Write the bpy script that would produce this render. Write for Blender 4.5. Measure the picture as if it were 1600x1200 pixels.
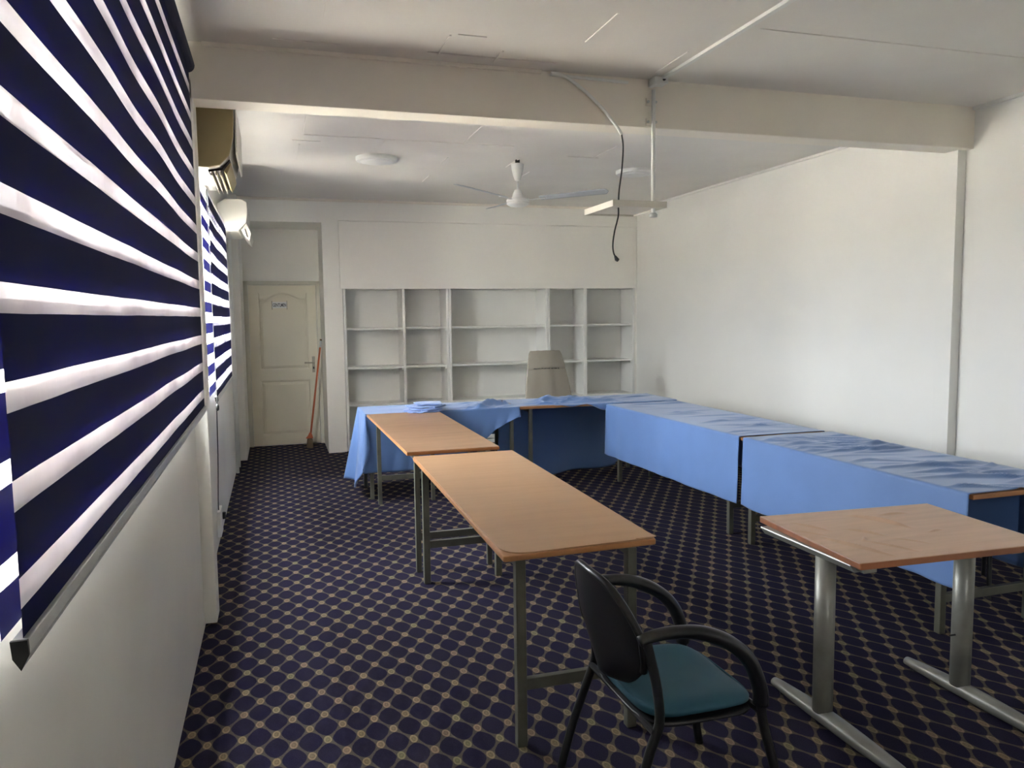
import bpy, bmesh, math, random
from mathutils import Vector, Matrix, noise
C = bpy.context.scene
for o in list(bpy.data.objects): bpy.data.objects.remove(o)
COL = C.collection
rnd = random.Random(7)
PI = math.pi

# ------------------------------------------------------------ camera, light, exposure
H = 1.68
r_ = Vector((0.955982, -0.293160, -0.012446)); u_ = Vector((0.037866, 0.081194, 0.995979)); w_ = Vector((0.290971, 0.952609, -0.088721))
cam_d = bpy.data.cameras.new('camera'); cam = bpy.data.objects.new('camera', cam_d); COL.objects.link(cam)
m = Matrix.Identity(4)
for i in range(3):
    m[i][0] = r_[i]; m[i][1] = u_[i]; m[i][2] = -w_[i]
m[2][3] = H
cam.matrix_world = m
cam_d.sensor_fit = 'HORIZONTAL'; cam_d.sensor_width = 36; cam_d.lens = 1212.745 / 1600 * 36
cam_d.clip_start = 0.05
C.camera = cam
C.view_settings.view_transform = 'Standard'; C.view_settings.look = 'None'
C.view_settings.gamma = 1; C.view_settings.use_curve_mapping = False
C.view_settings.exposure = 2.46
world = bpy.data.worlds.new('sky'); C.world = world; world.use_nodes = True
wn = world.node_tree; bg = wn.nodes['Background']
tc = wn.nodes.new('ShaderNodeTexCoord'); sp = wn.nodes.new('ShaderNodeSeparateXYZ'); rp = wn.nodes.new('ShaderNodeValToRGB')
wn.links.new(tc.outputs['Generated'], sp.inputs[0]); wn.links.new(sp.outputs['Z'], rp.inputs[0])
rp.color_ramp.elements[0].position = 0.0; rp.color_ramp.elements[0].color = (0.42, 0.40, 0.36, 1)
rp.color_ramp.elements[1].position = 0.03; rp.color_ramp.elements[1].color = (0.93, 0.95, 1.0, 1)
wn.links.new(rp.outputs[0], bg.inputs['Color']); bg.inputs['Strength'].default_value = 15.0

sun_d = bpy.data.lights.new('sun', 'SUN'); sun_d.energy = 75.0; sun_d.angle = .02; sun_d.color = (1, .95, .88)
sun = bpy.data.objects.new('sun', sun_d); COL.objects.link(sun); sun.location = (20, 0, 30)
sun.rotation_euler = Vector((.62, .10, .78)).to_track_quat('Z', 'Y').to_euler()      # high on the far side of the building

def portal(y0, y1, z0, z1, x):
    d = bpy.data.lights.new('daylight_portal', 'AREA'); d.shape = 'RECTANGLE'; d.size = z1 - z0; d.size_y = y1 - y0
    d.cycles.is_portal = True
    o = bpy.data.objects.new('daylight_portal', d); COL.objects.link(o)
    o.location = (x, (y0 + y1) / 2, (z0 + z1) / 2); o.rotation_euler = (0, -PI / 2, 0)
portal(1.2, 4.22, 1.1, 2.95, -0.66)
portal(5.08, 7.6, 1.12, 2.50, -0.66)

portal(-2.0, -1.4, 1.55, 2.85, -0.66)  # for the added opening behind the camera

# ------------------------------------------------------------ materials
class NT:
    def __init__(s, name, rough=0.5, col=(.5, .5, .5), metal=0.0, spec=0.5):
        s.m = bpy.data.materials.new(name); s.m.use_nodes = True; s.t = s.m.node_tree
        s.b = s.t.nodes['Principled BSDF']; s.b.inputs['Roughness'].default_value = rough
        s.b.inputs['Base Color'].default_value = (*col, 1); s.b.inputs['Metallic'].default_value = metal
        s.b.inputs['Specular IOR Level'].default_value = spec
        s.out = s.t.nodes['Material Output']; s._o = None
    def n(s, typ, **k):
        x = s.t.nodes.new(typ)
        for a, v in k.items(): setattr(x, a, v)
        return x
    def l(s, a, b): s.t.links.new(a, b)
    def obj(s):
        if not s._o: s._o = s.n('ShaderNodeTexCoord').outputs['Object']
        return s._o
    def math(s, op, a, b=None, c=None, clamp=False):
        x = s.n('ShaderNodeMath', operation=op); x.use_clamp = clamp
        for i, v in enumerate((a, b, c)):
            if v is None: continue
            if isinstance(v, (int, float)): x.inputs[i].default_value = v
            else: s.l(v, x.inputs[i])
        return x.outputs[0]
    def noise(s, scale, detail=3, vec=None, rough=.5):
        x = s.n('ShaderNodeTexNoise'); x.inputs['Scale'].default_value = scale; x.inputs['Detail'].default_value = detail
        x.inputs['Roughness'].default_value = rough
        s.l(vec or s.obj(), x.inputs['Vector']); return x.outputs['Fac']
    def mapping(s, sc, rot=(0, 0, 0)):
        x = s.n('ShaderNodeMapping'); x.inputs['Scale'].default_value = sc; x.inputs['Rotation'].default_value = rot
        s.l(s.obj(), x.inputs['Vector']); return x.outputs[0]
    def ramp(s, fac, stops):
        x = s.n('ShaderNodeValToRGB'); e = x.color_ramp.elements
        while len(e) < len(stops): e.new(.5)
        for i, (p, c) in enumerate(stops):
            e[i].position = p; e[i].color = (*c, 1) if not isinstance(c, (int, float)) else (c, c, c, 1)
        s.l(fac, x.inputs[0]); return x.outputs[0]
    def mix(s, f, a, b, mode='MIX'):
        x = s.n('ShaderNodeMix', data_type='RGBA', blend_type=mode)
        for i, v in ((0, f), (6, a), (7, b)):
            if isinstance(v, (int, float)): x.inputs[i].default_value = v
            elif isinstance(v, tuple): x.inputs[i].default_value = (*v, 1)
            else: s.l(v, x.inputs[i])
        return x.outputs[2]
    def base(s, c): s.l(c, s.b.inputs['Base Color']); return s
    def bump(s, h, strength=.3, dist=.01):
        x = s.n('ShaderNodeBump'); x.inputs['Strength'].default_value = strength; x.inputs['Distance'].default_value = dist
        s.l(h, x.inputs['Height']); s.l(x.outputs[0], s.b.inputs['Normal']); return s

def paint(name, col, rough=.6, var=.06, bump=.08):
    t = NT(name, rough, col)
    n1 = t.noise(1.3, 4); dk = tuple(c * (1 - var) for c in col); lt = tuple(min(1, c * (1 + var * .5)) for c in col)
    t.base(t.ramp(n1, [(.3, dk), (.7, lt)])); t.bump(t.noise(60, 4), bump, .002); return t.m
M = {}
M['wall'] = paint('wall_paint', (.82, .795, .74), .55)
M['wall_r'] = paint('right_wall_paint', (.84, .83, .79), .5, .03)
M['ceil'] = paint('ceiling_paint', (.81, .775, .725), .6, .05, .15)
M['beam'] = paint('beam_paint', (.86, .80, .71), .6)
M['shelf'] = paint('shelf_paint', (.84, .835, .80), .4, .03)
M['door'] = paint('door_paint', (.80, .73, .58), .35, .04)
M['doorframe'] = paint('door_frame_paint', (.68, .64, .53), .4, .04)
M['white'] = paint('white_plastic', (.80, .80, .77), .35, .02)
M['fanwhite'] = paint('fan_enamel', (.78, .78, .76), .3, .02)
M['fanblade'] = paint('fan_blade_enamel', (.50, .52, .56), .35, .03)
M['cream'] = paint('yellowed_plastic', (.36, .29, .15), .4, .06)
M['acwhite'] = paint('air_conditioner_plastic', (.60, .575, .52), .35, .03)
M['traypaint'] = paint('cream_board', (.68, .645, .57), .5, .04)
M['dark'] = NT('dark_plastic', .4, (.02, .02, .022)).m
M['black'] = NT('black_frame', .35, (.012, .012, .014)).m
M['alu'] = paint('aluminium', (.60, .61, .60), .35, .05)
M['brass'] = NT('worn_brass', .35, (.42, .38, .30), .7).m
M['orange'] = paint('orange_handle', (.55, .13, .05), .4, .1)
M['brush'] = paint('brown_brush', (.16, .11, .06), .8, .2)

def steel(name, col):
    t = NT(name, .38, col, .25); n = t.noise(9, 5)
    t.base(t.ramp(n, [(.25, tuple(c * .72 for c in col)), (.6, col)])); t.bump(t.noise(120, 2), .05, .001); return t.m
M['leg'] = steel('grey_green_steel', (.155, .152, .122))
M['desksteel'] = steel('light_grey_steel', (.29, .285, .255))

def laminate(name, c1, c2, rough=.32):
    t = NT(name, rough, c1)
    v = t.mapping((1.5, 14, 14), (0, 0, .05)); n1 = t.noise(1.6, 5, v); n2 = t.noise(3.0, 3)
    a = t.ramp(n1, [(.32, c2), (.62, c1)])
    a = t.mix(t.math('MULTIPLY', n2, .22), a, (.62, .47, .33))
    t.base(a); t.bump(n1, .03, .002); return t.m
M['lam'] = laminate('tan_laminate', (.46, .26, .135), (.42, .23, .115))
M['lam2'] = laminate('cherry_laminate', (.29, .155, .08), (.20, .10, .048))
M['lam3'] = laminate('pinkish_laminate', (.58, .38, .27), (.50, .325, .23), .42)
M['edge'] = laminate('orange_brown_edging', (.46, .19, .055), (.36, .135, .04), .4)
M['edge2'] = laminate('red_brown_edging', (.30, .085, .025), (.20, .06, .02), .4)

def cloth(name, col, trans=.12, sheen=.35, spec=.5):
    t = NT(name, .55, col, 0, spec)
    n = t.noise(2.2, 4); t.base(t.ramp(n, [(.25, tuple(c * .86 for c in col)), (.7, col)]))
    wv = t.noise(420, 2); t.bump(wv, .12, .0008); t.b.inputs['Sheen Weight'].default_value = sheen; t.b.inputs['Sheen Roughness'].default_value = .4
    tr = t.n('ShaderNodeBsdfTranslucent'); tr.inputs[0].default_value = (*[c * .9 for c in col], 1)
    mx = t.n('ShaderNodeMixShader'); mx.inputs[0].default_value = trans
    t.l(t.b.outputs[0], mx.inputs[1]); t.l(tr.outputs[0], mx.inputs[2]); t.l(mx.outputs[0], t.out.inputs[0]); return t.m
M['cloth'] = cloth('cornflower_blue_cloth', (.145, .265, .57))
M['greyfab'] = cloth('greige_fabric', (.36, .325, .27), .02, .05, .2)
M['teal'] = cloth('teal_upholstery', (.040, .115, .165), 0, 0, .2)

# carpet : dark navy lozenges with beige dots at the crossings
t = NT('patterned_carpet', .95, (.02, .02, .05), 0, .1)
s3 = t.n('ShaderNodeSeparateXYZ'); nz = t.n('ShaderNodeTexNoise'); nz.inputs['Scale'].default_value = 30
t.l(t.obj(), nz.inputs['Vector'])
vm = t.n('ShaderNodeVectorMath', operation='MULTIPLY_ADD'); t.l(nz.outputs['Color'], vm.inputs[0]); vm.inputs[1].default_value = (.006, .008, 0)
t.l(t.obj(), vm.inputs[2]); t.l(vm.outputs[0], s3.inputs[0])
PX, PY = .1310, .2055
U = t.math('DIVIDE', t.math('SUBTRACT', s3.outputs['X'], .0145 + .003), PX)
V = t.math('DIVIDE', t.math('SUBTRACT', s3.outputs['Y'], 3.26 + .004), PY)
def cell(ou, ov):
    a = t.math('ABSOLUTE', t.math('SUBTRACT', t.math('FRACT', t.math('ADD', U, ou + 100.5)), .5))
    b = t.math('ABSOLUTE', t.math('SUBTRACT', t.math('FRACT', t.math('ADD', V, ov + 100.5)), .5))
    return a, b
def loz(ou, ov):
    a, b = cell(ou, ov)
    return t.math('ADD', t.math('POWER', t.math('MULTIPLY', a, 2), 1.55), t.math('POWER', t.math('MULTIPLY', b, 2), 1.55))
def dot(ou, ov):
    a, b = cell(ou, ov)
    a = t.math('MULTIPLY', a, PX / .0165); b = t.math('MULTIPLY', b, PY / .029)
    return t.math('SQRT', t.math('ADD', t.math('MULTIPLY', a, a), t.math('MULTIPLY', b, b)))
L = t.math('MINIMUM', loz(.5, 0), loz(0, .5)); D = t.math('MINIMUM', dot(0, 0), dot(.5, .5))
navy_f = t.ramp(L, [(.565, 1.0), (.61, 0.0)])
n9 = t.noise(8, 2); n40 = t.noise(260, 3)
navy = t.mix(n9, (.014, .012, .042), (.022, .018, .030))
web = t.mix(t.noise(5, 2), (.075, .066, .058), (.098, .081, .062))
wn_ = t.n('ShaderNodeTexWhiteNoise'); fl = t.n('ShaderNodeVectorMath', operation='FLOOR')
cb = t.n('ShaderNodeCombineXYZ'); t.l(t.math('ROUND', t.math('MULTIPLY', U, 2)), cb.inputs[0]); t.l(t.math('ROUND', t.math('MULTIPLY', V, 2)), cb.inputs[1])
t.l(cb.outputs[0], wn_.inputs['Vector'])
dcol = t.ramp(wn_.outputs['Value'], [(0, (.21, .16, .09)), (.5, (.235, .165, .11)), (1, (.195, .175, .095))])
c = t.mix(navy_f, web, navy)
ring = t.ramp(D, [(.0, 1.0), (.5, .75), (.72, 1.25), (1.0, 1.0)])
dcol = t.mix(1.0, dcol, ring, 'MULTIPLY')
c = t.mix(t.ramp(D, [(.92, 1.0), (1.0, 0.0)]), c, dcol)
c = t.mix(1.0, c, t.ramp(n40, [(.3, .7), (.7, 1.25)]), 'MULTIPLY')
t.base(c); t.bump(n40, .5, .004); M['carpet'] = t.m

# striped blind: opaque navy bands and sheer white bands
def blind_mat(name, z0, period=.1403, white=.044, sheer=.42, wob=.006, thru=.5, navy_t=.10):
    t = NT(name, .8, (.016, .018, .038), 0, .15)
    s3 = t.n('ShaderNodeSeparateXYZ'); t.l(t.obj(), s3.inputs[0])
    nn = t.noise(2.1, 2); z = t.math('ADD', s3.outputs['Z'], t.math('MULTIPLY', t.math('SUBTRACT', nn, .5), wob))
    f = t.math('FRACT', t.math('DIVIDE', t.math('SUBTRACT', z, z0 - 20 * period), period))   # 1 just below a white top
    isw = t.math('GREATER_THAN', f, 1 - white / period)
    navy = t.b
    tl = t.n('ShaderNodeBsdfTranslucent'); tl.inputs[0].default_value = (.010, .010, .12, 1)
    m1 = t.n('ShaderNodeMixShader'); m1.inputs[0].default_value = navy_t; t.l(navy.outputs[0], m1.inputs[1]); t.l(tl.outputs[0], m1.inputs[2])
    tr = t.n('ShaderNodeBsdfTransparent'); tr.inputs[0].default_value = (1, 1, 1, 1)
    tw = t.n('ShaderNodeBsdfTranslucent'); t.l(t.ramp(t.noise(1.6, 4, t.mapping((1, 3.2, 5))), [(.35, (.50, .44, .47)), (.5, (.78, .72, .74)), (.7, (.86, .82, .82))]), tw.inputs[0])
    df = t.n('ShaderNodeBsdfDiffuse'); df.inputs[0].default_value = (.75, .72, .74, 1)
    ma = t.n('ShaderNodeMixShader'); ma.inputs[0].default_value = 1 - thru; t.l(tw.outputs[0], ma.inputs[1]); t.l(df.outputs[0], ma.inputs[2])
    mb = t.n('ShaderNodeMixShader')
    wv = t.mapping((1, 18, 1.2)); fold = t.ramp(t.noise(2.0, 3, wv), [(.3, sheer * .7), (.7, min(1, sheer * 1.3))]); t.l(fold, mb.inputs[0])
    t.l(ma.outputs[0], mb.inputs[1]); t.l(tr.outputs[0], mb.inputs[2])
    mc = t.n('ShaderNodeMixShader'); t.l(isw, mc.inputs[0]); t.l(m1.outputs[0], mc.inputs[1]); t.l(mb.outputs[0], mc.inputs[2])
    t.l(mc.outputs[0], t.out.inputs[0]); return t.m
M['blind1'] = blind_mat('striped_blind_fabric', 1.314, sheer=.05, thru=.25)
M['blind1b'] = blind_mat('striped_blind_rear_fabric', 1.330, white=.036, wob=.030, sheer=.10, thru=.35, navy_t=.04)
M['blind2'] = blind_mat('striped_blind_fabric_far', 1.272, .1403, .062, .88, navy_t=.025)
M['blind2b'] = blind_mat('striped_blind_rear_fabric_far', 1.30, .1403, .070, .8, .01, navy_t=.06)
M['navy'] = NT('navy_fabric', .7, (.014, .016, .05)).m
g = NT('window_glass', .02); g.b.inputs['Transmission Weight'].default_value = 0
tr = g.n('ShaderNodeBsdfTransparent'); tr.inputs[0].default_value = (.93, .95, .94, 1); gl = g.n('ShaderNodeBsdfGlossy'); gl.inputs['Roughness'].default_value = .02
mg = g.n('ShaderNodeMixShader'); mg.inputs[0].default_value = .06
g.l(tr.outputs[0], mg.inputs[1]); g.l(gl.outputs[0], mg.inputs[2]); g.l(mg.outputs[0], g.out.inputs[0]); M['glass'] = g.m
t = NT('opal_diffuser', .4, (.82, .82, .80)); t.bump(t.noise(40, 2), .05, .001); M['opal'] = t.m
M['ground'] = paint('outdoor_ground', (.51, .475, .42), .9, .1)
M['sky_block'] = paint('sky_block_render', (.17, .155, .15), .9, .1)  # dark coat of the unseen wall that dims the near window
M['wall_b'] = paint('back_wall_paint', (.90, .875, .82), .5, .02)

# ------------------------------------------------------------ mesh helpers
class MB:
    def __init__(s): s.bm = bmesh.new()
    def box(s, x0, x1, y0, y1, z0, z1, rot=None, piv=None):
        vs = [s.bm.verts.new(p) for p in ((x0, y0, z0), (x1, y0, z0), (x1, y1, z0), (x0, y1, z0), (x0, y0, z1), (x1, y0, z1), (x1, y1, z1), (x0, y1, z1))]
        for f in ((3, 2, 1, 0), (4, 5, 6, 7), (0, 1, 5, 4), (1, 2, 6, 5), (2, 3, 7, 6), (3, 0, 4, 7)): s.bm.faces.new([vs[i] for i in f])
        if rot is not None:
            mt = Matrix.Translation(piv) @ rot @ Matrix.Translation(-Vector(piv))
            for v in vs: v.co = mt @ v.co
        return s
    def prism(s, pts, axis, a0, a1):
        def P(p, a):
            return {'x': (a, p[0], p[1]), 'y': (p[0], a, p[1]), 'z': (p[0], p[1], a)}[axis]
        A = [s.bm.verts.new(P(p, a0)) for p in pts]; B = [s.bm.verts.new(P(p, a1)) for p in pts]; n = len(pts)
        s.bm.faces.new(A[::-1]); s.bm.faces.new(B)
        for i in range(n): s.bm.faces.new((A[i], A[(i + 1) % n], B[(i + 1) % n], B[i]))
        return s
    def tube(s, pts, rad, seg=10, cap=True, flat=None):
        pts = [Vector(p) for p in pts]; n = len(pts); rings = []
        rads = rad if isinstance(rad, (list, tuple)) else [rad] * n
        t0 = (pts[1] - pts[0]).normalized(); ref = Vector((0, 0, 1)) if abs(t0.z) < .9 else Vector((1, 0, 0))
        a = t0.cross(ref).normalized(); b = t0.cross(a).normalized()
        for i, p in enumerate(pts):
            tg = (pts[min(i + 1, n - 1)] - pts[max(i - 1, 0)]).normalized()
            a = (a - tg * a.dot(tg)).normalized(); b = tg.cross(a).normalized()
            fa, fb = flat if flat else (1, 1)
            rings.append([s.bm.verts.new(p + a * math.cos(q) * rads[i] * fa + b * math.sin(q) * rads[i] * fb) for q in [2 * PI * k / seg for k in range(seg)]])
        for i in range(n - 1):
            for k in range(seg):
                s.bm.faces.new((rings[i][k], rings[i][(k + 1) % seg], rings[i + 1][(k + 1) % seg], rings[i + 1][k]))
        if cap: s.bm.faces.new(rings[0][::-1]); s.bm.faces.new(rings[-1])
        return s
    def lathe(s, prof, c=(0, 0, 0), seg=28):
        rings = []
        for r, z in prof:
            rings.append([s.bm.verts.new((c[0] + r * math.cos(2 * PI * k / seg), c[1] + r * math.sin(2 * PI * k / seg), c[2] + z)) for k in range(seg)])
        for i in range(len(rings) - 1):
            for k in range(seg): s.bm.faces.new((rings[i][k], rings[i][(k + 1) % seg], rings[i + 1][(k + 1) % seg], rings[i + 1][k]))
        s.bm.faces.new(rings[0][::-1]); s.bm.faces.new(rings[-1]); return s
    def grid(s, nu, nv, fn):
        g = [[s.bm.verts.new(fn(i / (nu - 1), j / (nv - 1))) for j in range(nv)] for i in range(nu)]
        for i in range(nu - 1):
            for j in range(nv - 1): s.bm.faces.new((g[i][j], g[i + 1][j], g[i + 1][j + 1], g[i][j + 1]))
        return s
    def build(s, name, mat, parent=None, bevel=0, smooth=False, solid=0, origin=None, merge=0):
        if merge: bmesh.ops.remove_doubles(s.bm, verts=s.bm.verts, dist=merge)
        bmesh.ops.recalc_face_normals(s.bm, faces=s.bm.faces)
        me = bpy.data.meshes.new(name); s.bm.to_mesh(me); s.bm.free()
        o = bpy.data.objects.new(name, me); COL.objects.link(o); me.materials.append(M[mat] if isinstance(mat, str) else mat)
        if smooth:
            for p in me.polygons: p.use_smooth = True
        if solid: md = o.modifiers.new('solid', 'SOLIDIFY'); md.thickness = solid; md.offset = 0
        if bevel: md = o.modifiers.new('bevel', 'BEVEL'); md.width = bevel; md.segments = 2; md.limit_method = 'ANGLE'; md.angle_limit = .6
        if parent is not None:
            bpy_parent(o, parent)
        return o
def bpy_parent(o, p):
    o.parent = p
    loc = Vector((0, 0, 0)); q = p
    while q is not None: loc += q.location; q = q.parent
    o.location = o.location - loc           # all roots are unrotated: the child's vertices stay in world coordinates
def tag(o, label=None, cat=None, group=None, kind=None):
    if label: o['label'] = label
    if cat: o['category'] = cat
    if group: o['group'] = group
    if kind: o['kind'] = kind
    return o
def thing(name, loc, label, cat, group=None):
    o = bpy.data.objects.new(name, None); COL.objects.link(o); o.location = loc; o.empty_display_size = .1
    return tag(o, label, cat, group)
def struct(o): o['kind'] = 'structure'; return o
def bez(p0, p1, p2, p3, n=14):
    p0, p1, p2, p3 = map(Vector, (p0, p1, p2, p3)); out = []
    for i in range(n + 1):
        t = i / n; out.append(p0 * (1 - t) ** 3 + p1 * 3 * t * (1 - t) ** 2 + p2 * 3 * t * t * (1 - t) + p3 * t ** 3)
    return out
def catmull(P, n=8):
    P = [Vector(p) for p in P]; Q = [P[0] * 2 - P[1]] + P + [P[-1] * 2 - P[-2]]; out = []
    for i in range(1, len(Q) - 2):
        for k in range(n):
            t = k / n; a, b, c, d = Q[i - 1:i + 3]
            out.append(.5 * ((2 * b) + (c - a) * t + (2 * a - 5 * b + 4 * c - d) * t * t + (3 * b - a - 3 * c + d) * t ** 3))
    out.append(P[-1]); return out

# ------------------------------------------------------------ room shell
CZ = 3.10; BY0, BY1, BZ = 4.42, 4.60, 2.813; YB = 9.78; XR = 4.79; YF = -3.0; YD = 10.62
struct(MB().box(-.65, 5.1, YF - .2, 10.9, -.12, 0).build('floor', 'carpet'))
ce = MB(); ce.box(-.65, 5.1, YF - .2, 10.9, CZ, CZ + .12)
def seam(x0, y0, x1, y1, w=.008):      # joint ridges between the ceiling boards
    if abs(x1 - x0) < abs(y1 - y0): ce.box(x0 - w, x0 + w, y0, y1, CZ - .006, CZ + .01)
    else: ce.box(x0, x1, y0 - w, y0 + w, CZ - .005, CZ + .01)
for s in ((.285, 3.2, .285, 3.93), (.915, 3.99, .915, 4.30), (1.24, 4.15, 1.24, 4.33), (1.62, 3.5, 1.62, 3.9), (2.22, 3.9, 2.22, 4.28),
          (.28, 5.3, .28, 6.37), (.92, 6.42, .92, 6.66), (1.56, 5.7, 1.56, 6.38), (.26, 6.75, .26, 7.4), (1.56, 7.0, 1.56, 7.3), (1.57, 7.9, 1.57, 8.3),
          (2.2, 6.9, 2.2, 7.3), (2.85, 6.2, 2.85, 6.7), (2.5, 7.5, 2.5, 7.9), (3.2, 5.3, 3.2, 5.6)): seam(*s, w=.005)
for s in ((.28, 6.39, .92, 6.39), (.2, 6.6, .42, 6.6), (.92, 6.4, 2.0, 6.4), (.05, 4.27, .40, 4.27), (.85, 4.27, 1.6, 4.27), (.95, 3.97, 1.1, 3.97), (2.6, 6.7, 2.9, 6.7), (2.4, 3.5, 4.3, 3.5)): seam(*s, w=.003)
struct(ce.build('ceiling', 'ceil'))
# left wall with two window openings, plus one added behind the camera for light
wl = MB()
W1 = (1.22, 4.20, 1.19, 2.95); W_added = (-2.0, -1.4, 1.55, 2.85); W2 = (5.08, 7.60, 1.13, 2.50)
XL, XL2, XO = -.42, -.45, -.65
wl.box(XO, XL, YF - .2, 4.5, 0, W1[2]); wl.box(XO, XL, YF - .2, 4.5, W1[3], CZ)
wl.box(XO, XL, YF - .2, W_added[0], W1[2], W1[3]); wl.box(XO, XL, W_added[1], W1[0], W1[2], W1[3]); wl.box(XO, XL, W_added[0], W_added[1], W1[2], W_added[2]); wl.box(XO, XL, W_added[0], W_added[1], W_added[3], W1[3]); wl.box(XO, XL, W1[1], 4.5, W1[2], W1[3])
wl.box(XO, XL2, 4.5, YD + .2, 0, W2[2]); wl.box(XO, XL2, 4.5, YD + .2, W2[3], CZ); wl.box(XO, XL2, 4.5, W2[0], W2[2], W2[3]); wl.box(XO, XL2, W2[1], YD + .2, W2[2], W2[3])
struct(wl.build('wall_left', 'wall'))
# pilaster carrying the beam on the window side, and the beam
pl = MB().box(XL2 - .01, -.355, BY0, BY1, 0.02, BZ + .1); struct(pl.build('trim_1', 'wall', bevel=.004))
bm_ = MB().box(XL2 - .01, 4.98, BY0, BY1, BZ, CZ + .02); struct(bm_.build('trim_2', 'beam', bevel=.004))
struct(MB().box(4.72, 4.98, BY0 + .06, BY1 + .03, 0, BZ + .02).build('trim_3', 'wall_r', bevel=.003))
struct(MB().box(XL2 - .01, -.355, YB - .16, YD + .1, 0, CZ).build('trim_4', 'wall', bevel=.003))
wr = MB(); wr.prism([(XR, YF - .2), (XR + .01, 10.9), (5.1, 10.9), (5.1, YF - .2)], 'z', 0, CZ); struct(wr.build('wall_right', 'wall_r'))
# back wall: alcove with the door on the left, recess with shelving on the right
AX0, AX1, AZ = -.355, .60, 2.82
SX0, SX1, SZ = .825, 4.77, 2.022
wb = MB()
wb.box(AX1, SX0, YB, 10.9, 0, CZ); wb.box(-.65, AX1, YB, 10.9, AZ, CZ); wb.box(SX0, 5.0, YB, 10.9, SZ, CZ); wb.box(SX1, 5.0, YB, 10.9, 0, SZ)
wb.box(SX0, SX1, YB + .42, 10.9, 0, SZ); wb.box(AX0 - .3, AX1, YD, 10.9, 0, AZ)
wb.box(.80, 4.78, YB - .016, YB, SZ, 2.842); wb.box(-.355, 4.79, YB - .016, YB, 2.849, CZ); wb.box(AX1, .793, YB - .016, YB, 0, 2.849); wb.box(-.355, AX1, YB - .016, YB, AZ, 2.849)      # the slightly proud header board
struct(wb.build('wall_back', 'wall_b'))
struct(MB().box(-.65, 5.1, YF - .2, YF, 0, CZ).build('wall_front', 'wall'))
cv = MB(); cv.box(XL2, XR + .02, YB - .034, YB, CZ - .03, CZ); struct(cv.build('trim_5', 'beam', bevel=.004))
cv = MB(); cv.box(XR - .018, XR + .012, BY1, YB, CZ - .022, CZ); cv.box(XR - .018, XR + .012, YF, BY0, CZ - .022, CZ); struct(cv.build('trim_6', 'wall_r'))
cv = MB(); cv.box(-.30, 1.55, BY0 - .02, BY0, CZ - .022, CZ); struct(cv.build('trim_7', 'beam', bevel=.003))

# windows
def window(idx, y0, y1, z0, z1, x, nmull):
    f = MB(); t_ = .045
    f.box(x - .03, x + .03, y0, y1, z0, z0 + t_); f.box(x - .03, x + .03, y0, y1, z1 - t_, z1)
    f.box(x - .03, x + .03, y0, y0 + t_, z0 + t_, z1 - t_); f.box(x - .03, x + .03, y1 - t_, y1, z0 + t_, z1 - t_)
    for k in range(1, nmull):
        yy = y0 + (y1 - y0) * k / nmull; f.box(x - .025, x + .025, yy - .03, yy + .03, z0 + t_, z1 - t_)
    fr = struct(f.build('window_%d' % idx, 'alu', bevel=.003))
    for k in range(nmull):
        a = y0 + (y1 - y0) * k / nmull; b = y0 + (y1 - y0) * (k + 1) / nmull
        MB().box(x - .003, x + .003, a + .03, b - .03, z0 + t_, z1 - t_).build('pane', 'glass', fr)
    MB().box(x + .03, x + .115, y0 + .002, y1 - .002, z0 + .001, z0 + .022).build('window_sill', 'wall', fr)
window(1, *W1, -.56, 3); window(2, *W2, -.58, 3); window(3, *W_added, -.56, 1)  # the last is unseen, added behind the camera to brighten beam and back wall
struct(MB().box(-80, -.7, -60, 90, -4.2, -4.0).build('ground', 'ground'))
struct(MB().box(-3.6, -3.3, -.5, 4.6, -4.0, 7.0).build('sky_blocking_wall', 'sky_block'))  # unseen wall, added outside to keep sky light off the near window

# ------------------------------------------------------------ roller blinds
def blind(y0, y1, z0, z1, xf, xb, rollr, rollz, mf, mb_, label, rmat='navy', y0t=None, y1t=None):
    t = thing('roller_blind', (xf, (y0 + y1) / 2, z0), label, 'blind', 'striped roller blinds on the windows')
    y0t = y0 if y0t is None else y0t; y1t = y1 if y1t is None else y1t
    def face(x, lean):
        def fn(u, v):
            z = z0 + (z1 - z0) * v; a = y0 + (y0t - y0) * v; b = y1 + (y1t - y1) * v; y = a + (b - a) * u
            return (x + (.002 * math.sin(y * 5 + z * 2) + .004 * noise.noise(Vector((y * 2, z * 2, x)))) * min(1, v * (1 - v) * 5), y, z)
        return MB().grid(60, 40, fn)
    face(xf, .0).build('striped_fabric', mf, t, smooth=True)
    face(xb, .0).build('rear_fabric', mb_, t, smooth=True)
    rl = MB().tube([(xb + .02, y0t - .015, rollz), (xb + .02, y1t + .01, rollz)], rollr, 20); rl.build('roller', rmat, t, smooth=False, bevel=.002)
    hb = MB(); pr = [(xf - .002, z0 - .042), (xf + .009, z0 - .020), (xf + .008, z0 + .002), (xf - .014, z0 + .002), (xf - .012, z0 - .024)]
    hb.prism(pr, 'y', y0 - .004, y1 + .004); h_ = hb.build('hem_bar', 'alu', t, bevel=.002)
    MB().prism([(a + (xf - a) * -.02, b) for a, b in pr], 'y', y0 - .010, y0 - .004).build('end_cap', 'dark', h_)
    return t
b1 = blind(1.235, 4.33, 1.225, 2.93, -.360, -.388, .037, 2.955, 'blind1', 'blind1b', 'large navy and sheer white striped roller blind, nearest at the left edge')
b1['group'] = 'striped roller blinds on the windows'
b2 = blind(5.42, 7.40, 1.165, 2.50, -.372, -.418, .020, 2.508, 'blind2', 'blind2b', 'smaller striped roller blind beyond the pillar, under the cream air conditioner', 'alu')
ch = MB().tube(catmull([(-.375, 5.37, 2.50), (-.372, 5.37, 1.9), (-.37, 5.35, 1.4), (-.366, 5.33, 1.13)], 6), .0025, 6)
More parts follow.
